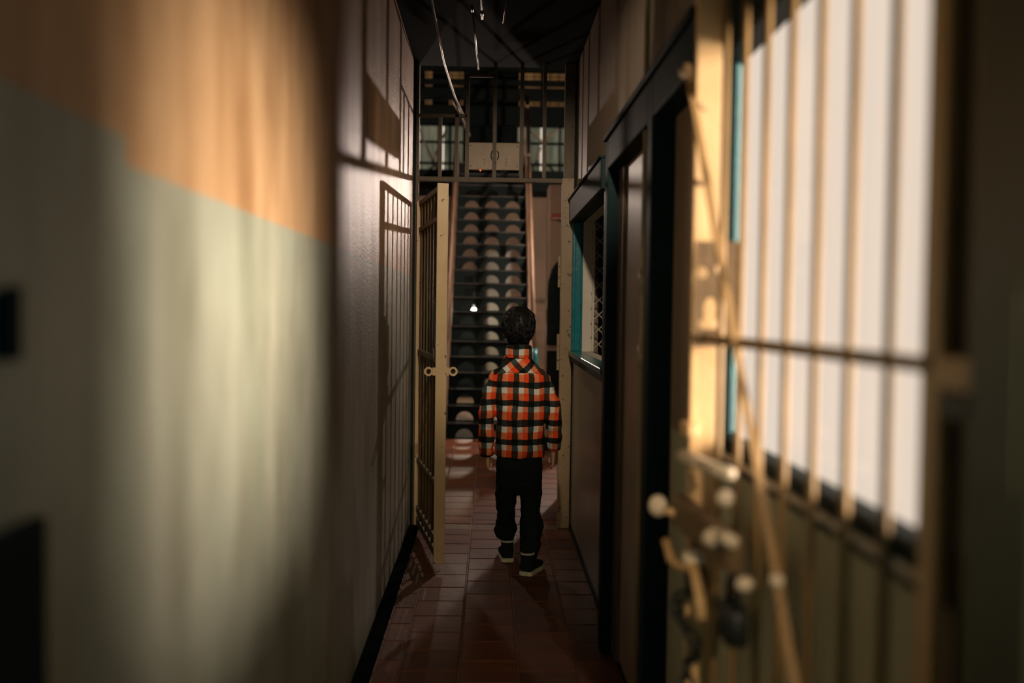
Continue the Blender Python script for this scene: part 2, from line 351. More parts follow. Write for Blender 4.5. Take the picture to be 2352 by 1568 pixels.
def window(name, y0, y1, z0, z1, sill, label, mesh_=False):
    t = empty(name, (RW, (y0+y1)/2, z0), label=label, kind='structure')
    def P(mb, n, m, bevel=.004):
        for i, v in enumerate(mb.v): mb.v[i] = (v[0]-RW, v[1]-(y0+y1)/2, v[2]-z0)
        return mb.build(n, m, t, bevel=bevel)
    pr = .02
    hm = 'dark'; jd = .04 if mesh_ else .006
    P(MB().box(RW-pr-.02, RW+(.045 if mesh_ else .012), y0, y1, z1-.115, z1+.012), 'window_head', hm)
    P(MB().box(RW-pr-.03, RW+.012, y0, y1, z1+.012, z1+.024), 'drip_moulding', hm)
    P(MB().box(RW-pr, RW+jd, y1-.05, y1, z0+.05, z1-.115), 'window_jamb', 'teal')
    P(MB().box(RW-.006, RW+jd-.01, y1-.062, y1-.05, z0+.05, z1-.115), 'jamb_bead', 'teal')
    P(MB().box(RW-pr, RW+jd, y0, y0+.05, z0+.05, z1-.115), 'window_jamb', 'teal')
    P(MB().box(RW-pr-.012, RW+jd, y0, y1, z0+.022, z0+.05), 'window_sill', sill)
    if not mesh_: P(MB().box(RW-pr-.016, RW-pr-.010, y0, y1, z0+.012, z0+.022), 'sill_highlight', 'white', 0)  # pale strip painted in as the highlight along the dark sill
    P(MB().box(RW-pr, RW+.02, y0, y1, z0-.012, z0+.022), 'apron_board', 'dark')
    if mesh_:
        P(MB().box(RW+.04, RW+.095, y1-.055, y1-.045, z0+.05, z1-.115), 'reveal_board', 'white', 0)
        P(MB().box(RW+.04, RW+.095, y0, y1-.055, z0+.04, z0+.05), 'sill_board', 'white', 0)
        P(MB().box(RW+.04, RW+.095, y0, y1-.055, z1-.115, z1-.105), 'head_board', 'white', 0)
        mb = MB(); ym = y1-.075; dx, dz = .0895, .084; zt = z1-.115; zb = z0+.05; xl, xr = RW+.088, RW+.088+.27; H = zt-zb
        for i in range(-12, 16):
            for sgn in (1, -1):      # straight wires clipped to the screen
                a = xl+i*dx; s_ = sgn*dx/dz; tA, tB = 0, H
                lo_, hi_ = ((xl-a)/s_, (xr-a)/s_) if s_ > 0 else ((xr-a)/s_, (xl-a)/s_)
                tA = max(tA, lo_); tB = min(tB, hi_)
                if tB-tA > .02: mb.limb([(a+s_*tA, ym+.002*sgn, zb+tA), (a+s_*tB, ym+.002*sgn, zb+tB)], .0036, 6)
        P(MB().box(RW+.093, RW+.105, ym-.01, ym+.01, zb, zt), 'screen_stile', 'white', 0)
        P(mb, 'security_mesh', 'mesh', 0)
    else:
        P(MB().box(RW+.002, RW+.005, y0+.05, y1-.05, z0+.05, z1-.115), 'pane', 'glass', 0)
    return t
window('window_1', 4.09, 5.745, .985, 1.885, 'teal', 'teal framed window with pale diamond security mesh', True)
window('window_2', 1.02, 2.03, .985, 1.885, 'dark', 'bright teal framed window behind the near barred gate')
# room seen through the meshed window
rm = MB(); a0, a1, b0, b1 = RW+T, .95, 4.05, 7.2
rm.box(a1, a1+.03, b0, b1, 0, 2.6); rm.box(a0, a1, b1, b1+.03, 0, 2.6); rm.box(a0, a1, b0-.03, b0, 0, 2.6); rm.box(a0, a1, b0, b1, 2.6, 2.63); rm.box(a0, a1, b0, b1, -.05, 0)
rm.box(a0-.005, a0+.02, 5.86, b1, 0, 2.6)
rm.build('wall_room', 'hall', kind='structure', label='dim room behind the meshed window')
cw = MB(); vsx = []; N_ = 30
for i in range(N_):
    x_ = .655+.16*i/(N_-1); y_ = 6.5+.014*math.sin(i*1.3)
    vsx += [(x_, y_, 1.45), (x_, y_, 2.2)]
cw.add(vsx, [(2*i, 2*i+2, 2*i+3, 2*i+1) for i in range(N_-1)])
co = cw.build('hanging_curtain', 'brace', smooth=True, label='tan curtain hanging behind the security mesh', cat='curtain'); sm = co.modifiers.new('thick', 'SOLIDIFY'); sm.thickness = .006

# hall shell beyond the gate
MB().box(-3.4, LW-.14, 5.80, 5.92, -.05, 6.1).build('wall_hall_front_left', 'hall', kind='structure')
MB().box(.98, 1.44, 5.80, 5.92, -.05, 6.1).box(RW+T, .98, 5.80, 5.92, 2.63, 6.1).build('wall_hall_front_right', 'hall', kind='structure')
MB().box(LW-.14, RW+T, 5.80, 5.92, CZ+.02, 6.1).build('wall_hall_front_top', 'hall', kind='structure')
MB().box(-3.5, -3.4, 5.8, 15.4, -.05, 6.1).build('wall_hall_left', 'hall', kind='structure')
MB().box(1.42, 1.45, 5.8, 15.4, -.05, 6.1).build('wall_hall_right', 'hall', kind='structure')
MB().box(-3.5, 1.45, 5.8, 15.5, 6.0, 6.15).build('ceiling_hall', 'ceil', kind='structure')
wb = MB().box(-3.5, 1.45, 15.3, 15.45, -.05, 3.12)
wb.box(-3.5, 1.45, 15.3, 15.45, 4.98, 6.1); wb.box(-3.5, 1.45, 15.3, 15.45, 4.06, 4.28); wb.box(-3.5, -1.5, 15.3, 15.45, 3.12, 4.98); wb.box(1.40, 1.45, 15.3, 15.45, 3.12, 4.98)
wb.build('wall_hall_back', 'hall', kind='structure')
# lower back glazing with bracing
wl = empty('window_3', (0, 15.3, 3.12), kind='structure', label='dirty sheeting with tan bracing at the back of the hall')
for a in range(-4, 4):
    x0 = a*.375; MB().box(x0+.012, x0+.363, .06, .066, 0, .94).build('sheet', 'dirty', wl)
for a in (-4, -2.2, -1, 0, 1, 2.75): MB().box(a*.375-.014, a*.375+.014, -.02, .05, 0, .94).build('mullion', 'halldark', wl)
for z_ in (.02, .34, .66, .92): MB().box(-1.5, 1.4, -.05, -.02, z_-.018, z_+.018).build('rail', 'halldark', wl)
for i, (xa, za, xb, zb) in enumerate([(-1.15, .92, -.9, .36), (-.9, .36, -.7, .85), (-1.15, .05, -.85, .33), (-.88, .33, -.72, .02), (-.52, .9, -.58, .02), (.52, .9, .78, .66), (.78, .66, 1.0, .92), (.62, .32, .62, .02), (.74, .6, .66, .33), (.86, .33, 1.1, .05), (.46, .92, .5, .02)]):
    MB().bar((xa, -.07, za), (xb, -.07, zb), .045, .03, (0, 1, 0)).build('brace', 'palebrace', wl)
for xx in (-.64, .56): MB().box(xx-.02, xx+.02, -.13, -.10, -.05, .94).build('downpipe', 'teal', wl)
# upper glazing with muntin grid
wu = empty('window_4', (0, 15.3, 4.28), kind='structure', label='dusty upper window with small panes')
for a in range(-4, 4):
    MB().box(a*.375+.012, a*.375+.363, .06, .066, 0, .70).build('pane', 'amber', wu)
for a in range(-4, 5): MB().box(a*.375-.022, a*.375+.022, -.02, .05, 0, .70).build('mullion', 'halldark', wu)
for a in range(-12, 12):
    if a % 3: MB().box(a*.125-.006, a*.125+.006, .03, .05, 0, .70).build('muntin', 'stringer', wu)
for k in range(1, 12): MB().box(-1.5, 1.4, .03, .05, k*.0585-.006, k*.0585+.006).build('muntin', 'stringer', wu)
# roof beams in front of the upper window (dark horizontals)
BL = ['slim dark roof beam across the upper part of the dusty window', 'dark roof beam across the middle of the dusty window', 'thick dark beam resting above the braced sheeting', 'topmost deep dark beam above the dusty upper window']
for i, (y_, z0, z1) in enumerate([(14.0, 4.384, 4.457), (14.0, 4.175, 4.335), (14.0, 3.82, 4.096), (14.0, 4.586, 5.4)]):
    MB().box(-2.2, 1.41, y_, y_+.12, z0, z1).build('roof_beam', 'halldark', bevel=.008, label=BL[i], cat='beam', group='roof beams at the back of the hall')
for i, (xa, xb) in enumerate([(-1.02, -.96), (-.86, -.62)]):
    MB().box(xa, xb, 14.2, 14.26, 4.12, 5.98).build('hall_stanchion', 'halldark', bevel=.006, label=['narrow dark stanchion above the braced sheeting, left of the other', 'wide dark stanchion above the braced sheeting beside the cabinet'][i], cat='stanchion', group='stanchions under the hall roof')
# landing at the stair head
ld = empty('landing', (0, 12.86, 2.98), label='dark steel landing at the head of the perforated stair', cat='landing')
MB().box(-1.6, 1.41, 0, 2.4, -.02, .06).build('deck', 'steel', ld)
MB().box(-1.6, 1.41, 0, .05, -.2, -.02).build('edge_beam', 'steel', ld)
for xx in (-1.3, -.46, .46, 1.3): MB().box(xx-.014, xx+.014, .02, .07, .06, 1.0).build('post', 'steel', ld)
for zz in (.98,):
    for xa, xb in ((-1.5, -.5), (.5, 1.40)): MB().tube((xa, .045, zz), (xb, .045, zz), .013, 8).build('guard_rail', 'steel', ld)
for xx in (-1.2, 1.2): MB().box(xx-.04, xx+.04, 2.2, 2.3, -2.98, -.02).build('column', 'steel', ld)
cab = empty('wall_cabinet', (.0, 14.2, 3.04), label='tall dark cabinet on the landing above the stair', cat='cabinet')
MB().box(-.42, .34, 0, .5, 0, 2.3).build('cabinet_body', 'halldark', cab, bevel=.01); MB().box(-.40, -.05, -.02, 0, .02, 2.2).build('door', 'steel', cab); MB().box(-.03, .32, -.02, 0, .02, 2.2).build('door', 'steel', cab)

# ------------------------------------------------------------------ the perforated stair
NS, RI, RU, SY, SW = 20, .154, .153, 9.63, .41
st = empty('perforated_stair', (0, SY, 0), label='steep dark steel stair with half-round holes in its risers', cat='staircase')
def riser_mesh():
    mb = MB(); Rh = .086; zb = .012; H = RI-.006; cs = (-.238, .008, .254); nn = 14
    def strip(x0, x1, z0, z1): mb.add([(x0, 0, z0), (x1, 0, z0), (x1, 0, z1), (x0, 0, z1)], [(0, 1, 2, 3)])
    xs = -SW
    for c in cs:
        strip(xs, c-Rh, 0, H); strip(c-Rh, c+Rh, 0, zb)
        for k in range(nn):
            t0 = math.pi-math.pi*k/nn; t1 = math.pi-math.pi*(k+1)/nn
            p0 = (c+Rh*math.cos(t0), zb+Rh*math.sin(t0)); p1 = (c+Rh*math.cos(t1), zb+Rh*math.sin(t1))
            mb.add([(p0[0], 0, p0[1]), (p1[0], 0, p1[1]), (p1[0], 0, H), (p0[0], 0, H)], [(0, 1, 2, 3)])
        xs = c+Rh
    strip(xs, SW, 0, H)
    return mb.mesh('riser', 'steel')
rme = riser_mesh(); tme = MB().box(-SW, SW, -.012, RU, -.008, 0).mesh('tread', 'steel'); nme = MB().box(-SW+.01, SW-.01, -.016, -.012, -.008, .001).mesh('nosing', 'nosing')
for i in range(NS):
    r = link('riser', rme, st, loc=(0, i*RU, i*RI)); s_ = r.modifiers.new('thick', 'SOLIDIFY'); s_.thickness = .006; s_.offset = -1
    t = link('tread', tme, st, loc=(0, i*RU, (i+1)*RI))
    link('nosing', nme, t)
Ls = NS*RU; Hs = NS*RI
for sx in (-1, 1):
    x0 = sx*(SW+.003); a = Vector((x0+sx*.02, -.06, -.02)); 
    MB().prism([(-.10, .0), (.10, 0), (Ls+.12, Hs), (Ls+.12, Hs+.12), (Ls-.06, Hs+.12), (-.10, .13)], (x0 if sx > 0 else x0-.035, 0, 0), Y, Z, X, .035).build('stringer', 'stringer', st)
    MB().limb([(x0+sx*.018, -.08, .86), (x0+sx*.018, Ls, Hs+.86)], .022, 10).build('handrail', 'stringer', st, True)
    for k in range(5):
        yk = .02+k*Ls/4.3; MB().box(x0+sx*.018-.016, x0+sx*.018+.016, yk-.016, yk+.016, yk*RI/RU+.05, yk*RI/RU+.92).build('baluster', 'stringer', st)
    MB().limb([(x0+sx*.022, -.14, 0), (x0+sx*.022, -.14, .80), (x0+sx*.022, -.10, .88)], .026, 10).build('newel_post', 'teal', st, True)
# things standing behind the stair, seen through its holes
def crate(x, y, z, wx, hz, m, label):
    e = empty('stored_crate', (x, y, z), label=label, cat='crate')
    MB().box(-wx/2, wx/2, -.2, .2, 0, hz).build('crate_body', m, e, bevel=.008)
    for zz in (.12, .5, .88): MB().box(-wx/2-.01, wx/2+.01, -.215, -.2, hz*zz-.03, hz*zz+.03).build('batten', m, e)
    return e
crate(-.34, 14.3, 0, .5, 1.75, 'halldark', 'tall dark crate behind the left holes of the stair')
crate(.62, 14.6, 0, .4, 1.35, 'stringer', 'brown crate behind the right holes of the stair')
crate(.12, 14.9, 0, .36, 2.1, 'panel', 'grey green crate behind the middle holes of the stair')
lb = empty('hanging_bulb', (-.235, 11.9, 1.195), label='small glowing white bulb seen through a stair hole', cat='bulb')
lb.location = (-.215, 13.2, 1.24); light('bulb_glow', 'POINT', (-.215, 13.12, 1.2), 42, (1, .80, .6), .03)
M['bulb'] = emit('glowing_bulb', (1, .97, .85), 9)
MB().ball((0, 0, 0), .033).build('bulb', 'bulb', lb, True); MB().tube((0, 0, .03), (0, 0, .07), .014).build('socket', 'black', lb); MB().tube((0, 0, .07), (0, 0, .9), .004, 6).build('flex', 'black', lb)
# column at the right of the stair
cl = empty('hall_pillar', (.70, 8.9, 0), label='squat plaster pillar right of the stair beyond the gate', cat='pillar')
MB().box(-.19, .2, 0, .3, 0, 2.38).build('shaft', 'hall', cl, bevel=.015); MB().box(-.20, .21, -.01, .31, 0, .12).build('plinth', 'halldark', cl); MB().box(-.19, .2, -.03, 0, .2, .9).build('dark_panel', 'halldark', cl)
sg = empty('alarm_box', (.56, 8.87, 2.06), label='small red alarm box on the pale pillar', cat='box')
MB().box(-.03, .10, -.05, 0, 0, .055).build('case', 'red', sg, bevel=.006); MB().box(-.02, .09, -.055, -.05, .008, .014).build('label_strip', 'white', sg)
ct = empty('hanging_coat', (.60, 8.78, .95), label='dark coat hanging on the pale pillar', cat='coat')
cb = MB().loft([(0, 0, 0, .10, .035), (.3, 0, 0, .10, .045), (.55, 0, 0, .095, .045), (.68, 0, 0, .06, .04), (.74, 0, 0, .02, .02)])
link('coat_body', remesh(cb, 'coat_body', .012, 'halldark', 3), ct); MB().tube((0, .0, .72), (0, .09, .76), .006, 6).build('hook', 'pipe', ct)

# ------------------------------------------------------------------ gate frame and overhead grille
gf = empty('barred_gateway', (0, GY, 0), label='worn cream steel gateway with a barred overhead grille', cat='gateway')
def G(mb, n, m='frame', bevel=.002): return mb.build(n, m, gf, bevel=bevel)
rp = G(MB().box(.405, .474, -.02, .03, 0, 2.028), 'jamb_post', 'post')
G(MB().box(.415, .474, -.015, .025, 2.028, CZ), 'upper_post', 'frame')
G(MB().box(.474, RW, -.005, .03, 0, CZ), 'wall_angle', 'dark')
G(MB().box(LW, LW+.012, -.03, .03, 0, CZ), 'wall_angle', 'dark')
G(MB().box(LW+.012, LW+.03, -.02, .03, 0, CZ), 'jamb_post')
G(MB().box(LW+.03, .405, -.015, .02, 2.0, 2.026), 'header_rail')
for x_, z0, z1, ww in ((-.30, 2.026, 2.37, .02), (-.205, 2.026, 2.385, .02), (-.145, 2.026, 2.61, .022), (.013, 2.026, CZ, .022), (.168, 2.026, CZ, .022), (.300, 2.026, CZ, .02)):
    G(MB().box(x_-ww/2, x_+ww/2, -.012, .006, z0, z1), 'grille_bar', bevel=0)
G(MB().box(LW+.03, -.145, -.012, .01, 2.365, 2.385), 'grille_rail')
G(MB().box(-.145, .013, -.012, .01, 2.598, 2.618), 'grille_rail')
G(MB().box(.389, .405, -.012, .004, 1.40, 1.58), 'strike_plate', 'post')
G(MB().box(.389, .405, -.012, .004, .92, 1.13), 'strike_plate', 'post')
for zz in (.98, 1.06, 1.46, 1.52): G(MB().tube((.397, -.016, zz), (.397, -.011, zz), .004, 8), 'screw', 'black', 0)
# access plate fixed behind the grille bars
pl = empty('access_plate', (.011, GY+.016, 2.072), label='cream metal plate bolted behind the overhead grille bars', cat='metal plate')
pm = MB().box(-.158, .158, 0, .012, 0, .158).build('plate', 'accessplate', pl, bevel=.004)
for xx, zz in ((-.135, .02), (-.135, .138), (.135, .02), (.135, .138), (-.055, .03), (-.055, .045), (-.055, .06), (.07, .03), (.07, .045), (.07, .06)):
    MB().tube((xx, -.003, zz), (xx, .001, zz), .0035, 8).build('rivet', 'black', pl)
for sx in (-1, 1):
    MB().limb([(.004+sx*(.012+.010*math.sin(a)), -.004, .085+.024*math.cos(a)) for a in [math.pi*k/8 for k in range(9)]], .0032, 6).build('crescent_slot', 'black', pl)
M['led'] = emit('red_indicator', (1, .10, .04), 2.2)
MB().ball((-.078, -.004, -.004), .0045, nu=8, nv=6).build('indicator_light', 'led', pl)

# ------------------------------------------------------------------ open gate leaf
H0 = Vector((-.405, GY-.055, 0)); E0 = Vector((-.235, 4.83, 0)); gu = (E0-H0).normalized(); gl = (E0-H0).length; gn = Vector((gu.y, -gu.x, 0))
if gn.x < 0: gn = -gn
lf = empty('barred_gate', (H0.x, H0.y, 0), label='open cream barred gate leaf standing beside the left wall', cat='gate')
def q(s, z, n=0.): return gu*s + gn*n + Z*z
def GL(mb, n, m='cream', parent=lf, bevel=.002, smooth=False): return mb.build(n, m, parent, smooth, bevel)
GL(MB().obox(q(gl-.006, .95), gu, gn, Z, .008, .027, .925), 'lock_stile')
GL(MB().obox(q(.008, .95), gu, gn, Z, .008, .022, .925), 'hinge_stile')
for zz, hh in ((1.862, .013), (1.715, .012), (.40, .013), (.12, .016), (1.02, .014)):
    GL(MB().obox(q(gl/2, zz), gu, gn, Z, gl/2-.014, .011, hh), 'rail', 'leafbar')
for k in range(6):
    s_ = gl*(k+1)/7; GL(MB().tube(q(s_, .05), q(s_, 1.86), .0085, 10), 'bar', 'leafbar', smooth=True, bevel=0)
GL(MB().obox(q(gl/2, .05), gu, gn, Z, gl/2-.014, .010, .02), 'rail', 'leafbar')
lk = GL(MB().obox(q(gl-.09, 1.22), gu, gn, Z, .06, .022, .10), 'lock_box', 'black', bevel=.004)
GL(MB().tube(q(gl-.07, 1.25, .022), q(gl-.07, 1.25, .032), .012, 12), 'keyhole_cover', 'pipe', lk, 0)
GL(MB().obox(q(gl-.075, 1.06), gu, gn, Z, .05, .016, .06), 'lower_lock_box', 'panel', bevel=.004)
GL(MB().obox(q(gl-.06, 1.34), gu, gn, Z, .035, .014, .03), 'packing_plate', 'panel')
GL(MB().obox(q(gl-.10, 1.05), gu, gn, Z, .03, .03, .022), 'bolt_keep', 'frame')
GL(MB().tube(q(gl-.03, .76, .022), q(gl-.03, .93, .022), .006, 8), 'pull_handle', smooth=True, bevel=0)
GL(MB().obox(q(gl-.06, .735), gu, gn, Z, .05, .012, .012), 'handle_bracket', 'panel')
def lug(side):
    mb = MB(); cx = side*.060; n = 20; Ro, Ri = .022, .0125; pts_o = []; 
    for k in range(n):
        t = 2*math.pi*k/n; c, s2 = math.cos(t), math.sin(t)
        sc_ = Ro/max(abs(c), abs(s2), (abs(c)+abs(s2))*.72); sc_ = min(sc_, Ro*1.08)
        pts_o.append((cx+sc_*c, sc_*s2))
    pi = [(cx+Ri*math.cos(2*math.pi*k/n), Ri*math.sin(2*math.pi*k/n)) for k in range(n)]
    vs = []; o = q(gl-.014, .965)
    for dy in (0, .012):
        for p in (pts_o, pi):
            vs += [o+gn*a_+Z*b_-gu*dy*-1 for a_, b_ in p]
    fs = []
    for k in range(n):
        k2 = (k+1) % n
        fs += [(k, k2, n+k2, n+k), (2*n+k, 3*n+k, 3*n+k2, 2*n+k2), (k, 2*n+k, 2*n+k2, k2), (n+k, n+k2, 3*n+k2, 3*n+k)]
    mb.add(vs, fs); a_ = side*.025; b_ = side*.040
    mb.obox(o+gn*((a_+b_)/2)+gu*.006, gu, gn, Z, .006, .0085, .019); return mb
for sd in (-1, 1): GL(lug(sd), 'padlock_lug', bevel=0)
for zz in (.35, 1.55): GL(MB().tube(q(-.012, zz-.05), q(-.012, zz+.05), .013, 10), 'hinge', 'frame', smooth=True, bevel=0)

# ------------------------------------------------------------------ conduits
def pipe(name, pts, r, m, label, couplings=(), cat='pipe'):
    e = empty(name, pts[0], label=label, cat=cat); o = Vector(pts[0])
    MB().limb([Vector(p)-o for p in pts], r, 10).build('tube', m, e, True)
    for c in couplings:
        c, d = Vector(c[0])-o, Vector(c[1]); MB().tube(c-d*.035, c+d*.035, r*1.5, 10).build('coupling', m, e, True)
    return e
pipe('wall_conduit', [(.438, 2.86, 0), (.438, 2.86, CZ)], .0075, 'paintpipe', 'thin vertical conduit on the right wall beside the dark jamb', [((.438, 2.86, 1.36), (0, 0, 1)), ((.438, 2.86, 1.14), (0, 0, 1)), ((.438, 2.86, 1.90), (0, 0, 1))])
pipe('ceiling_conduit', [(-.285, 1.5, 2.64), (-.275, 5.6, 2.64), (-.25, 6.6, 2.66), (-.24, 8.6, 2.9)], .0055, 'pipe', 'long steel conduit under the dark ceiling, leftmost of the ceiling pipes')
pipe('ceiling_conduit', [(-.055, 1.5, 2.63), (-.055, 4.72, 2.63)], .0055, 'pipe', 'short steel conduit in the middle of the dark ceiling', [((-.055, 4.62, 2.63), (0, 1, 0))])
pipe('ceiling_conduit', [(-.10, 4.55, 2.64), (-.085, 5.75, 2.64)], .0045, 'pipe', 'thin steel conduit running from mid ceiling to the grille', [((-.10, 4.60, 2.64), (0, 1, 0))])
pipe('ceiling_conduit', [(.055, 4.5, 2.645), (.045, 4.85, 2.65)], .0045, 'pipe', 'stub of conduit right of the middle ceiling pipe')
pipe('hall_pipe', [(-.30, 7.6, 2.85), (-.22, 9.6, 2.92)], .012, 'pipe', 'slanting pipe beyond the grille under the hall beams')

# ------------------------------------------------------------------ near barred gate
A0 = Vector((.400, 1.85, 0)); B0 = Vector((.452, .992, 0)); nu_ = (B0-A0).normalized(); nl = (B0-A0).length; nn_ = Vector((nu_.y, -nu_.x, 0))
if nn_.x > 0: nn_ = -nn_
ng = empty('barred_gate', (A0.x, A0.y, 0), label='near cream barred gate folded back against the right wall', cat='gate')
def g(s, z, n=0.): return nu_*s + nn_*n + Z*z
def NG(mb, n, m='near_cream', parent=ng, bevel=.0015, smooth=False): return mb.build(n, m, parent, smooth, bevel)
NG(MB().obox(g(-.005, 1.06), nu_, nn_, Z, .006, .024, 1.03), 'lock_stile')
NG(MB().obox(g(nl, 1.06), nu_, nn_, Z, .016, .008, 1.03), 'hinge_stile')
for k in range(1, 8): NG(MB().tube(g(nl*k/8, .04), g(nl*k/8, 2.06), .0064, 12), 'bar', 'barpaint', smooth=True, bevel=0)
NG(MB().obox(g(nl/2, 1.228, .010), nu_, nn_, Z, nl/2, .004, .0085), 'mid_rail', 'barpaint')
for zz in (2.07, .05): NG(MB().obox(g(nl/2, zz), nu_, nn_, Z, nl/2, .008, .014), 'end_rail')
# hinge strap and pin at the wall
NG(MB().obox(g(nl+.055, 1.222, .004), nu_, nn_, Z, .05, .006, .016), 'hinge_strap')
NG(MB().tube(g(nl+.108, 1.16, .004), g(nl+.108, 1.28, .004), .012, 12), 'hinge_pin', 'black', smooth=True, bevel=0)
NG(MB().obox(g(nl+.05, 1.192, .004), nu_, nn_, Z, .022, .008, .014), 'hinge_bracket', 'black')
# diagonal brace on the corridor face
NG(MB().bar(g(-.05, 1.745, .030), g(.56, .74, .016), .013, .006, nn_), 'diagonal_brace', 'barpaint')
NG(MB().ball(g(-.055, 1.73, .034), .009), 'brace_bolt', 'brightsteel', smooth=True, bevel=0)
NG(MB().ball(g(.485, .905, .026), .010), 'brace_bolt', 'brightsteel', smooth=True, bevel=0)
# lock plate with pierced holes
def plate_with_holes():
    x0, x1, z0, z1 = -.031, .052, 1.213, 1.405; mb = MB()      # x measured from the stile towards the wall
    def inside(x, z):
        if math.hypot(x+.019, z-1.348) < .0112 or math.hypot(x-.016, z-1.355) < .0108: return True
        if abs(x+.0025) < .0115 and 1.246 < z < 1.288: return True
        if math.hypot((x+.0025), (z-1.288)/1.3) < .0115: return True
        return abs(x-.001) < .0165 and 1.246 < z < 1.263 or math.hypot(x+.0155, z-1.2545) < .0085 or math.hypot(x-.0175, z-1.2545) < .0085
    ns, nz = 70, 150; ds, dz = (x1-x0)/ns, (z1-z0)/nz; idx = {}
    def vid(i, j):
        if (i, j) not in idx: idx[(i, j)] = len(mb.v); mb.v.append(tuple(g(.044, z0+j*dz, -(x0+i*ds))))
        return idx[(i, j)]
    for i in range(ns):
        for j in range(nz):
            if not inside(x0+(i+.5)*ds, z0+(j+.5)*dz): mb.f.append((vid(i, j), vid(i+1, j), vid(i+1, j+1), vid(i, j+1)))
    return mb
lp = NG(plate_with_holes(), 'lock_plate', 'brownplate', bevel=0)
so = lp.modifiers.new('thick', 'SOLIDIFY'); so.thickness = .004; so.offset = 0
# bolt work
NG(MB().limb([g(.0, 1.008, .036), g(.20, 1.015, .036)], .012, 12), 'sliding_bolt', 'brightsteel', smooth=True, bevel=0)
NG(MB().limb([g(.18, 1.02, .05), g(.34, 1.03, .05)], .010, 12), 'bolt_handle', 'brightsteel', smooth=True, bevel=0)
NG(MB().ball(g(.30, .985, .045), .014), 'bolt_knob', 'brightsteel', smooth=True, bevel=0)
NG(MB().obox(g(.02, 1.06, .030), nu_, nn_, Z, .03, .010, .012), 'bolt_guide', bevel=.003)
NG(MB().obox(g(.145, .900, .034), nu_, nn_, Z, .18, .014, .030), 'lock_case', 'brownplate', bevel=.006)
NG(MB().ball(g(-.04, .905, .072), .018, .018, .021), 'lock_knob', 'brightsteel', smooth=True, bevel=0)
NG(MB().limb([g(-.04, .90, .072), g(-.01, .895, .04)], .008, 10), 'knob_stem', smooth=True, bevel=0)
NG(MB().ball(g(.27, .915, .050), .022, .022, .016), 'lock_boss', 'brightsteel', smooth=True, bevel=0)
NG(MB().limb([g(.29, .925, .05), g(.36, .930, .05)], .010, 10), 'boss_pin', 'brightsteel', smooth=True, bevel=0)
NG(MB().limb([g(-.01, .845, .062), g(.03, .815, .060), g(.10, .822, .055), g(.15, .835, .052), g(.20, .80, .055), g(.215, .765, .055)], .009, 10), 'hasp_staple', smooth=True, bevel=0)
NG(MB().ball(g(.12, .845, .045), .020, .020, .016), 'hasp_boss', 'brightsteel', smooth=True, bevel=0)
NG(MB().ball(g(.36, .865, .03), .015, .015, .012), 'hasp_knob', 'brightsteel', smooth=True, bevel=0)
# padlocks and chain hanging on the near gate
def padlock(s, z, n, sz, label):
    p = A0+g(s, z, n); e = empty('padlock', p, label=label, cat='padlock'); e.rotation_euler = (0, 0, math.atan2(nu_.y, nu_.x))
    MB().loft([(-.042*sz, 0, 0, .024*sz, .011*sz), (-.036*sz, 0, 0, .028*sz, .013*sz), (-.006*sz, 0, 0, .028*sz, .013*sz), (0, 0, 0, .025*sz, .011*sz)], 24, 3.5).build('lock_body', 'black', e, True)
    MB().limb([(-.017*sz, 0, -.004*sz)]+[(-.017*sz*math.cos(math.pi*k/8), 0, .016*sz+.017*sz*math.sin(math.pi*k/8)) for k in range(9)]+[(.017*sz, 0, -.004*sz)], .0042*sz, 8).build('shackle', 'black', e, True)
padlock(.085, .823, .030, 1.25, 'black padlock hanging below the round lock knob')
padlock(.31, .820, .032, 1.4, 'black padlock hanging under the lock case nearest the diagonal brace')
ch = empty('hanging_chain', A0+g(.10, .76, .05), label='black iron chain dangling below the lock case', cat='chain')
base = g(.10, .76, .05); pts = [g(.09, .770, .052), g(.05, .752, .058), g(.06, .728, .058), g(.11, .718, .052), g(.15, .702, .044), g(.13, .677, .04), g(.10, .652, .044), g(.10, .627, .048), g(.12, .602, .046)]
for i in range(len(pts)-1):
    a, b = pts[i]-base, pts[i+1]-base; d = (b-a).normalized(); L_ = (b-a).length*.68; c = (a+b)/2
    sd = nn_ if i % 2 else d.cross(nn_).normalized()
    lo = [c+d*(L_*math.cos(2*math.pi*k/12))+sd*(.0095*math.sin(2*math.pi*k/12)) for k in range(13)]
    MB().limb(lo, .0042, 8, False).build('link', 'black', ch, True)
# steel post the near gate hangs on and dark bits on the near left wall
gp = empty('gate_post', (RW-.012, .80, 0), label='dark olive steel post carrying the near gate hinges', cat='post')
M['olive'] = mat('dark_olive_paint', (.055, .06, .028), .5, col2=(.04, .045, .02), scale=5)
MB().box(-.062, .012, -.06, .05, 0, 2.2).build('post_body', 'olive', gp, bevel=.004); MB().box(-.07, .012, -.07, .055, 0, .02).build('base_plate', 'olive', gp); MB().box(-.066, -.06, -.04, .04, 1.14, 1.30).build('hinge_plate', 'olive', gp)
jb = empty('wall_bracket', (LW, .945, 1.255), label='small dark latch bracket on the near left wall', cat='bracket')
MB().box(0, .006, -.013, .013, -.03, .04).build('back_plate', 'dark', jb, bevel=.002); MB().box(0, .02, -.036, -.02, -.03, .035).build('latch_tongue', 'dark', jb, bevel=.002)
kb = empty('floor_cabinet', (LW, .90, 0), label='dark slim box standing against the near left wall', cat='cabinet')
MB().box(.001, .018, -.12, .085, 0, 1.07).build('case', 'dark', kb, bevel=.005); MB().box(.018, .021, -.10, .065, .03, 1.03).build('lid', 'dark', kb)

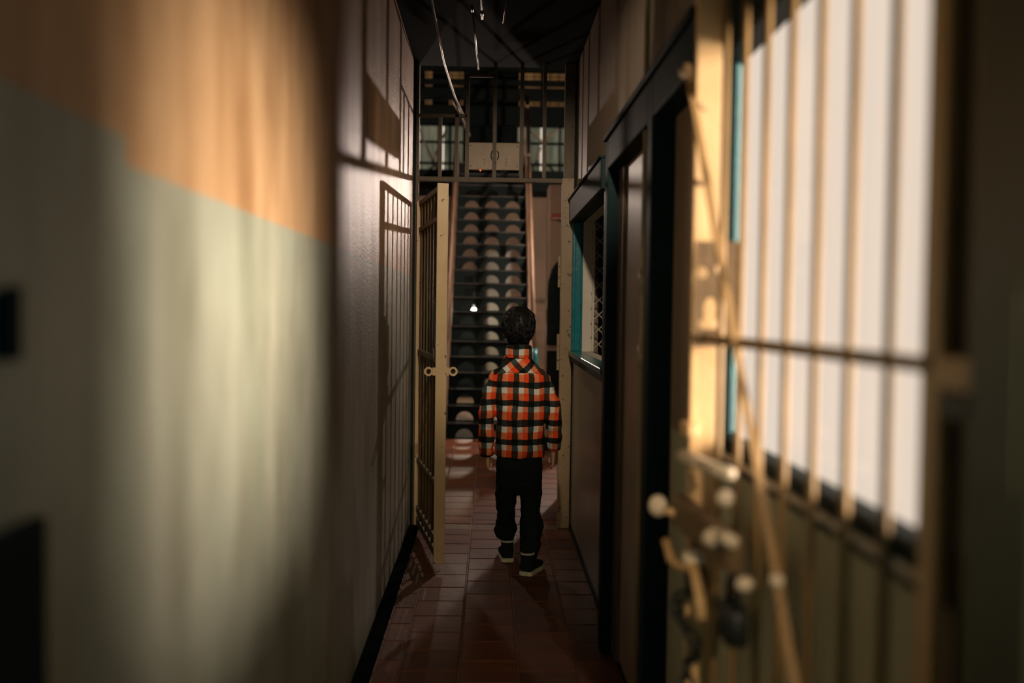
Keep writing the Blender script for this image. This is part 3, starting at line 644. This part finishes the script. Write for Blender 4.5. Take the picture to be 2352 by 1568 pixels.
# ------------------------------------------------------------------ the child
pr = empty('person', (.152, 4.85, 0), label='child in an orange checked shirt and dark trousers walking away down the corridor', cat='person')
def fbm(p, s, seed=0): return noise.noise(Vector((p.x*s+seed, p.y*s+seed*.7, p.z*s-seed)))
# body: torso, head, arms with hands, legs as one surface
bd = MB()
bd.loft([(.50, 0, 0, .095, .07), (.60, 0, 0, .10, .07), (.80, 0, 0, .105, .068), (.90, 0, 0, .108, .060), (.97, -.006, 0, .085, .052), (1.03, -.01, 0, .045, .040)])
bd.limb([(-.01, -.008, 1.0), (-.011, -.004, 1.06), (-.012, .004, 1.13)], [.043, .040, .040])
HX = -.012
bd.ball((HX, .004, 1.185), .067, .083, .088, 24, 16)
bd.loft([(1.078, HX, .050, .020, .018), (1.092, HX, .042, .036, .040), (1.12, HX, .03, .050, .056), (1.16, HX, .02, .060, .068)])
bd.limb([(HX, .082, 1.185), (HX, .096, 1.16), (HX, .088, 1.148)], [.008, .011, .008], 8)
bd.limb([(HX-.018, .079, 1.122), (HX, .086, 1.122), (HX+.018, .079, 1.122)], [.005, .007, .005], 8)
for s_ in (-1, 1):
    bd.ball((HX+s_*.069, .0, 1.165), .009, .017, .027, 10, 8)
    bd.ball((HX+s_*.028, .070, 1.196), .012, .008, .007, 8, 6)
arms = {-1: [(-.095, 0, .945), (-.158, .0, .78), (-.157, .055, .575), (-.155, .062, .55)], 1: [(.088, 0, .945), (.157, -.005, .79), (.171, .035, .60), (.169, .038, .575)]}
def hand(s_, w, curl):
    w = Vector(w); bd.limb([w, w+Vector((0, .006, -.03)), w+Vector((0, .012, -.058)), w+Vector((0, .014, -.066))], [(.014, .018), (.013, .025), (.012, .027), (.010, .024)], 12)
    for i, (dy, L_) in enumerate([(.024, .046), (.009, .052), (-.006, .049), (-.021, .038)]):
        b = w+Vector((0, .012+dy, -.062)); k = curl
        p1 = b+Vector((-s_*.004*k, .002, -L_*.42)); p2 = p1+Vector((-s_*L_*.32*k, 0, -L_*.33*(1-.5*k))); p3 = p2+Vector((-s_*L_*.26*k, 0, -L_*.22*(1-k*1.2)))
        bd.limb([b+Vector((0, 0, .015)), p1, p2, p3], [.0078, .0074, .0068, .0055], 8)
    b = w+Vector((-s_*.006, .026, -.026)); bd.limb([b, b+Vector((-s_*.008, .016, -.018)), b+Vector((-s_*.010, .018, -.038)), b+Vector((-s_*.010, .014, -.05))], [.0095, .009, .008, .006], 8)
for s_, a in arms.items():
    bd.limb(a, [.030, .026, .020, .018])
hand(-1, (-.154, .064, .560), .85); hand(1, (.168, .040, .585), .4)
# legs: right planted behind, left ahead
legs = {-1: [(-.052, .0, .52), (-.056, .06, .30), (-.052, .16, .11), (-.050, .165, .05)], 1: [(.052, .0, .52), (.052, .0, .30), (.050, -.10, .11), (.050, -.115, .05)]}
for s_, a in legs.items(): bd.limb(a, [.058, .042, .026, .028])
link('body', remesh(bd, 'body', .0038, 'skin', 3), pr, label='light skinned child seen from behind')
for s_ in (-1, 1): MB().ball((HX+s_*.028, .0765, 1.197), .006, nu=10, nv=8).build('eye', 'eye', pr, True)
# hair
hr = MB(); c0 = Vector((HX, .002, 1.188)); nu2, nv2 = 48, 30; vs = []; fs = []
for j in range(nv2+1):
    ph = -math.pi/2+math.pi*j/nv2
    for k in range(nu2):
        t = 2*math.pi*k/nu2; d = Vector((math.cos(ph)*math.cos(t), math.cos(ph)*math.sin(t), math.sin(ph)))
        r = Vector((d.x*.0735, d.y*.090, d.z*.097)); th = 1+.035*noise.noise(d*3.1)+.02*noise.noise(d*8)
        z_ = r.z
        hide = (d.y > .25 and z_ < .035) or z_ < -.094
        side = abs(d.x) > .8 and z_ < -.035 and d.y > -.25
        f_ = .82 if (hide or side) else 1.0
        if z_ < -.04 and not (hide or side): f_ = .985
        vs.append(c0+r*th*f_)
    
for j in range(nv2):
    for k in range(nu2):
        a = j*nu2+k; b = j*nu2+(k+1) % nu2; fs.append((a, b, b+nu2, a+nu2))
hr.add(vs, fs)
for i in range(620):
    t = random.uniform(0, 2*math.pi); ph = math.asin(random.uniform(-.72, 1)); d = Vector((math.cos(ph)*math.cos(t), math.cos(ph)*math.sin(t), math.sin(ph)))
    if (d.y > .3 and d.z < .35) or (abs(d.x) > .82 and d.z < -.3): continue
    p = c0+Vector((d.x*.072, d.y*.088, d.z*.095)); dn = Vector((0, 0, -1)); tg = (dn-d*dn.dot(d))
    sw = Vector((math.sin(t*2+1)*.28, math.cos(t*2)*.15, 0)); tg = (tg+sw-d*sw.dot(d)); tg.normalize()
    L_ = random.uniform(.028, .05); lift = random.uniform(.003, .0065)
    hr.limb([p-d*.006, p+tg*L_*.45+d*lift, p+tg*L_+d*lift*random.uniform(-.3, .9)], [.0045, .0036, .0008], 5)
hr.build('hair', 'hair', pr, True, label='short dark hair')
# shirt
shm = MB()
shm.loft([(.553, .003, .0, .118, .088), (.56, .003, 0, .122, .092), (.62, .003, 0, .119, .090), (.74, .003, 0, .116, .088), (.86, .0, 0, .120, .088), (.92, -.004, 0, .122, .082), (.955, -.006, -.002, .114, .074), (.985, -.008, -.002, .096, .066), (1.012, -.009, -.002, .077, .057), (1.045, -.010, -.002, .060, .050)], 32, 2.5)
slv = {-1: [(-.088, 0, .955), (-.125, 0, .925), (-.150, 0, .86), (-.163, -.006, .77), (-.166, .02, .69), (-.163, .048, .60), (-.160, .058, .556)], 1: [(.080, 0, .955), (.114, 0, .925), (.139, -.002, .86), (.163, -.012, .775), (.170, .008, .70), (.172, .030, .635), (.170, .036, .592)]}
srad = [.038, .041, .040, .040, .039, .037, .032]
for s_, a in slv.items(): shm.limb(a, srad, 16)
def wr_(co, n):
    p = co; v = .008*fbm(p, 15, 3)+.005*fbm(p, 34, 9)
    v += .006*noise.noise(Vector((p.x*10, p.y*10, p.z*30)))*(1 if abs(p.x) > .125 else .35)
    v += .0055*noise.noise(Vector((p.x*26, p.y*8, p.z*5+3)))+.004*noise.noise(Vector((p.x*14+p.z*16, p.y*8, p.z*14-p.x*8)))
    return v
sme = remesh(shm, 'shirt', .0055, 'plaid', 5, wr_)
sh = link('shirt', sme, pr, label='orange, white and black checked flannel shirt')
# yoke: bias-cut panel lifted off the shirt's shoulders
bm = bmesh.new(); bm.from_mesh(sme)
bmesh.ops.delete(bm, geom=[f for f in bm.faces if f.calc_center_median().z < .966-.16*max(0, abs(f.calc_center_median().x+.008)-.05) or abs(f.calc_center_median().x+.008) > .122], context='FACES')
for v in bm.verts: v.co += v.normal*.0025
ym = bpy.data.meshes.new('yoke'); bm.to_mesh(ym); bm.free(); ym.materials.clear(); ym.materials.append(M['plaid_bias'])
yk = link('yoke', ym, sh, label='shoulder yoke with the checks cut on the diagonal'); so = yk.modifiers.new('thick', 'SOLIDIFY'); so.thickness = .003
# folded collar
n = 40; cvs = []; prof = [(.066, 1.038, 0), (.0655, 1.062, 1), (.064, 1.084, 1), (.0605, 1.094, 1), (.0565, 1.090, 1), (.0545, 1.06, 1), (.054, 1.036, 1)]
cm = MB()
for rr, zz, _ in prof:
    for k in range(n):
        t = 2*math.pi*k/n; dip = .010*math.sin(t) if zz > 1.05 else 0
        cvs.append((rr*1.0*math.cos(t)-.010, rr*.93*math.sin(t)-.002, zz-dip*.9-.001*math.cos(3*t)))
cm.add(cvs, [(j*n+k, j*n+(k+1) % n, (j+1)*n+(k+1) % n, (j+1)*n+k) for j in range(len(prof)-1) for k in range(n)])
cm.build('collar', 'plaid', sh, True)
for s_, a in slv.items():
    e = Vector(a[-1]); d = (Vector(a[-1])-Vector(a[-2])).normalized()
    MB().limb([e-d*.03, e-d*.026, e+d*.006, e+d*.008, e+d*.004], [.033, .0355, .034, .030, .027], 20, False).build('cuff', 'plaid', sh, True)
# trousers
tr = MB()
tr.loft([(.37, .0, .012, .10, .075), (.42, 0, .005, .112, .088), (.50, 0, 0, .115, .09), (.58, 0, 0, .108, .082)], 28, 2.6)
LG = {-1: ([(-.056, 0, .46), (-.062, .03, .36), (-.062, .062, .28), (-.060, .095, .215), (-.063, .125, .165), (-.052, .148, .128), (-.050, .16, .095)], [(.056, .075), (.054, .068), (.047, .058), (.047, .056), (.059, .062), (.043, .05), (.033, .038)]),
      1: ([(.056, 0, .46), (.060, .0, .36), (.058, -.01, .29), (.060, -.04, .22), (.058, -.065, .165), (.052, -.09, .11), (.045, -.108, .078)], [(.056, .075), (.055, .068), (.046, .058), (.059, .062), (.050, .055), (.047, .05), (.036, .04)])}
for s_, (a, r_) in LG.items(): tr.limb(a, r_, 18)
def wr2(p, n):
    b = 1.0 if p.z < .3 else .4
    return b*(.008*noise.noise(Vector((p.x*9, p.y*9, p.z*34)))+.004*fbm(p, 40, 5))+.003*fbm(p, 15, 2)
link('trousers', remesh(tr, 'trousers', .0055, 'trousers', 4, wr2), pr, label='dark gathered cotton trousers')
# shoes (toe along +Y)
def shoe(x, y, rz, tilt, z=0):
    s_ = empty('shoe', (x, y, z)); s_.parent = pr; s_.rotation_euler = (tilt, 0, rz)
    mb = MB(); sect = [(-.052, .026, .060), (-.045, .031, .066), (-.01, .034, .070), (.03, .036, .062), (.07, .040, .046), (.105, .039, .036), (.13, .028, .028), (.142, .014, .022)]
    n = 20; vs = []
    for yy, wx, hz in sect:
        for k in range(n):
            t = 2*math.pi*k/n; c, q_ = math.cos(t), math.sin(t)
            vs.append((wx*math.copysign(abs(c)**.7, c), yy, .012+hz/2+hz/2*math.copysign(abs(q_)**.75, q_)))
    fs = [(i*n+k, i*n+(k+1) % n, (i+1)*n+(k+1) % n, (i+1)*n+k) for i in range(len(sect)-1) for k in range(n)]+[tuple(range(n)), tuple(range((len(sect)-1)*n, len(sect)*n))]
    mb.add(vs, fs); mb.loft([(.04, 0, -.012, .031, .040), (.085, 0, -.014, .031, .040), (.108, 0, -.016, .033, .041), (.110, 0, -.016, .028, .036)], 20)
    up = link('upper', remesh(mb, 'upper', .004, 'shoe', 3), s_)
    out = [(-.056, .018), (-.05, .032), (-.01, .037), (.04, .040), (.08, .043), (.115, .040), (.138, .026), (.148, .008)]
    poly = [(w_, yy) for yy, w_ in out]+[(-w_, yy) for yy, w_ in reversed(out)]
    MB().prism(poly, (0, 0, 0), X, Y, Z, .021).build('sole', 'sole', s_, bevel=.003)
    MB().prism([(-.012, 0), (.012, 0), (.012, .012), (-.012, .012)], (0, -.060, .004), X, Z, Y, .004).build('heel_tab', 'sole', s_)
    MB().loft([(.100, 0, -.016, .0345, .0425), (.108, 0, -.016, .0345, .0425), (.109, 0, -.016, .032, .04)], 20).build('trim', 'sock', s_, True)
    return s_
shoe(-.052, .155, .05, 0, .002); shoe(.050, -.10, -.38, 0, .002)
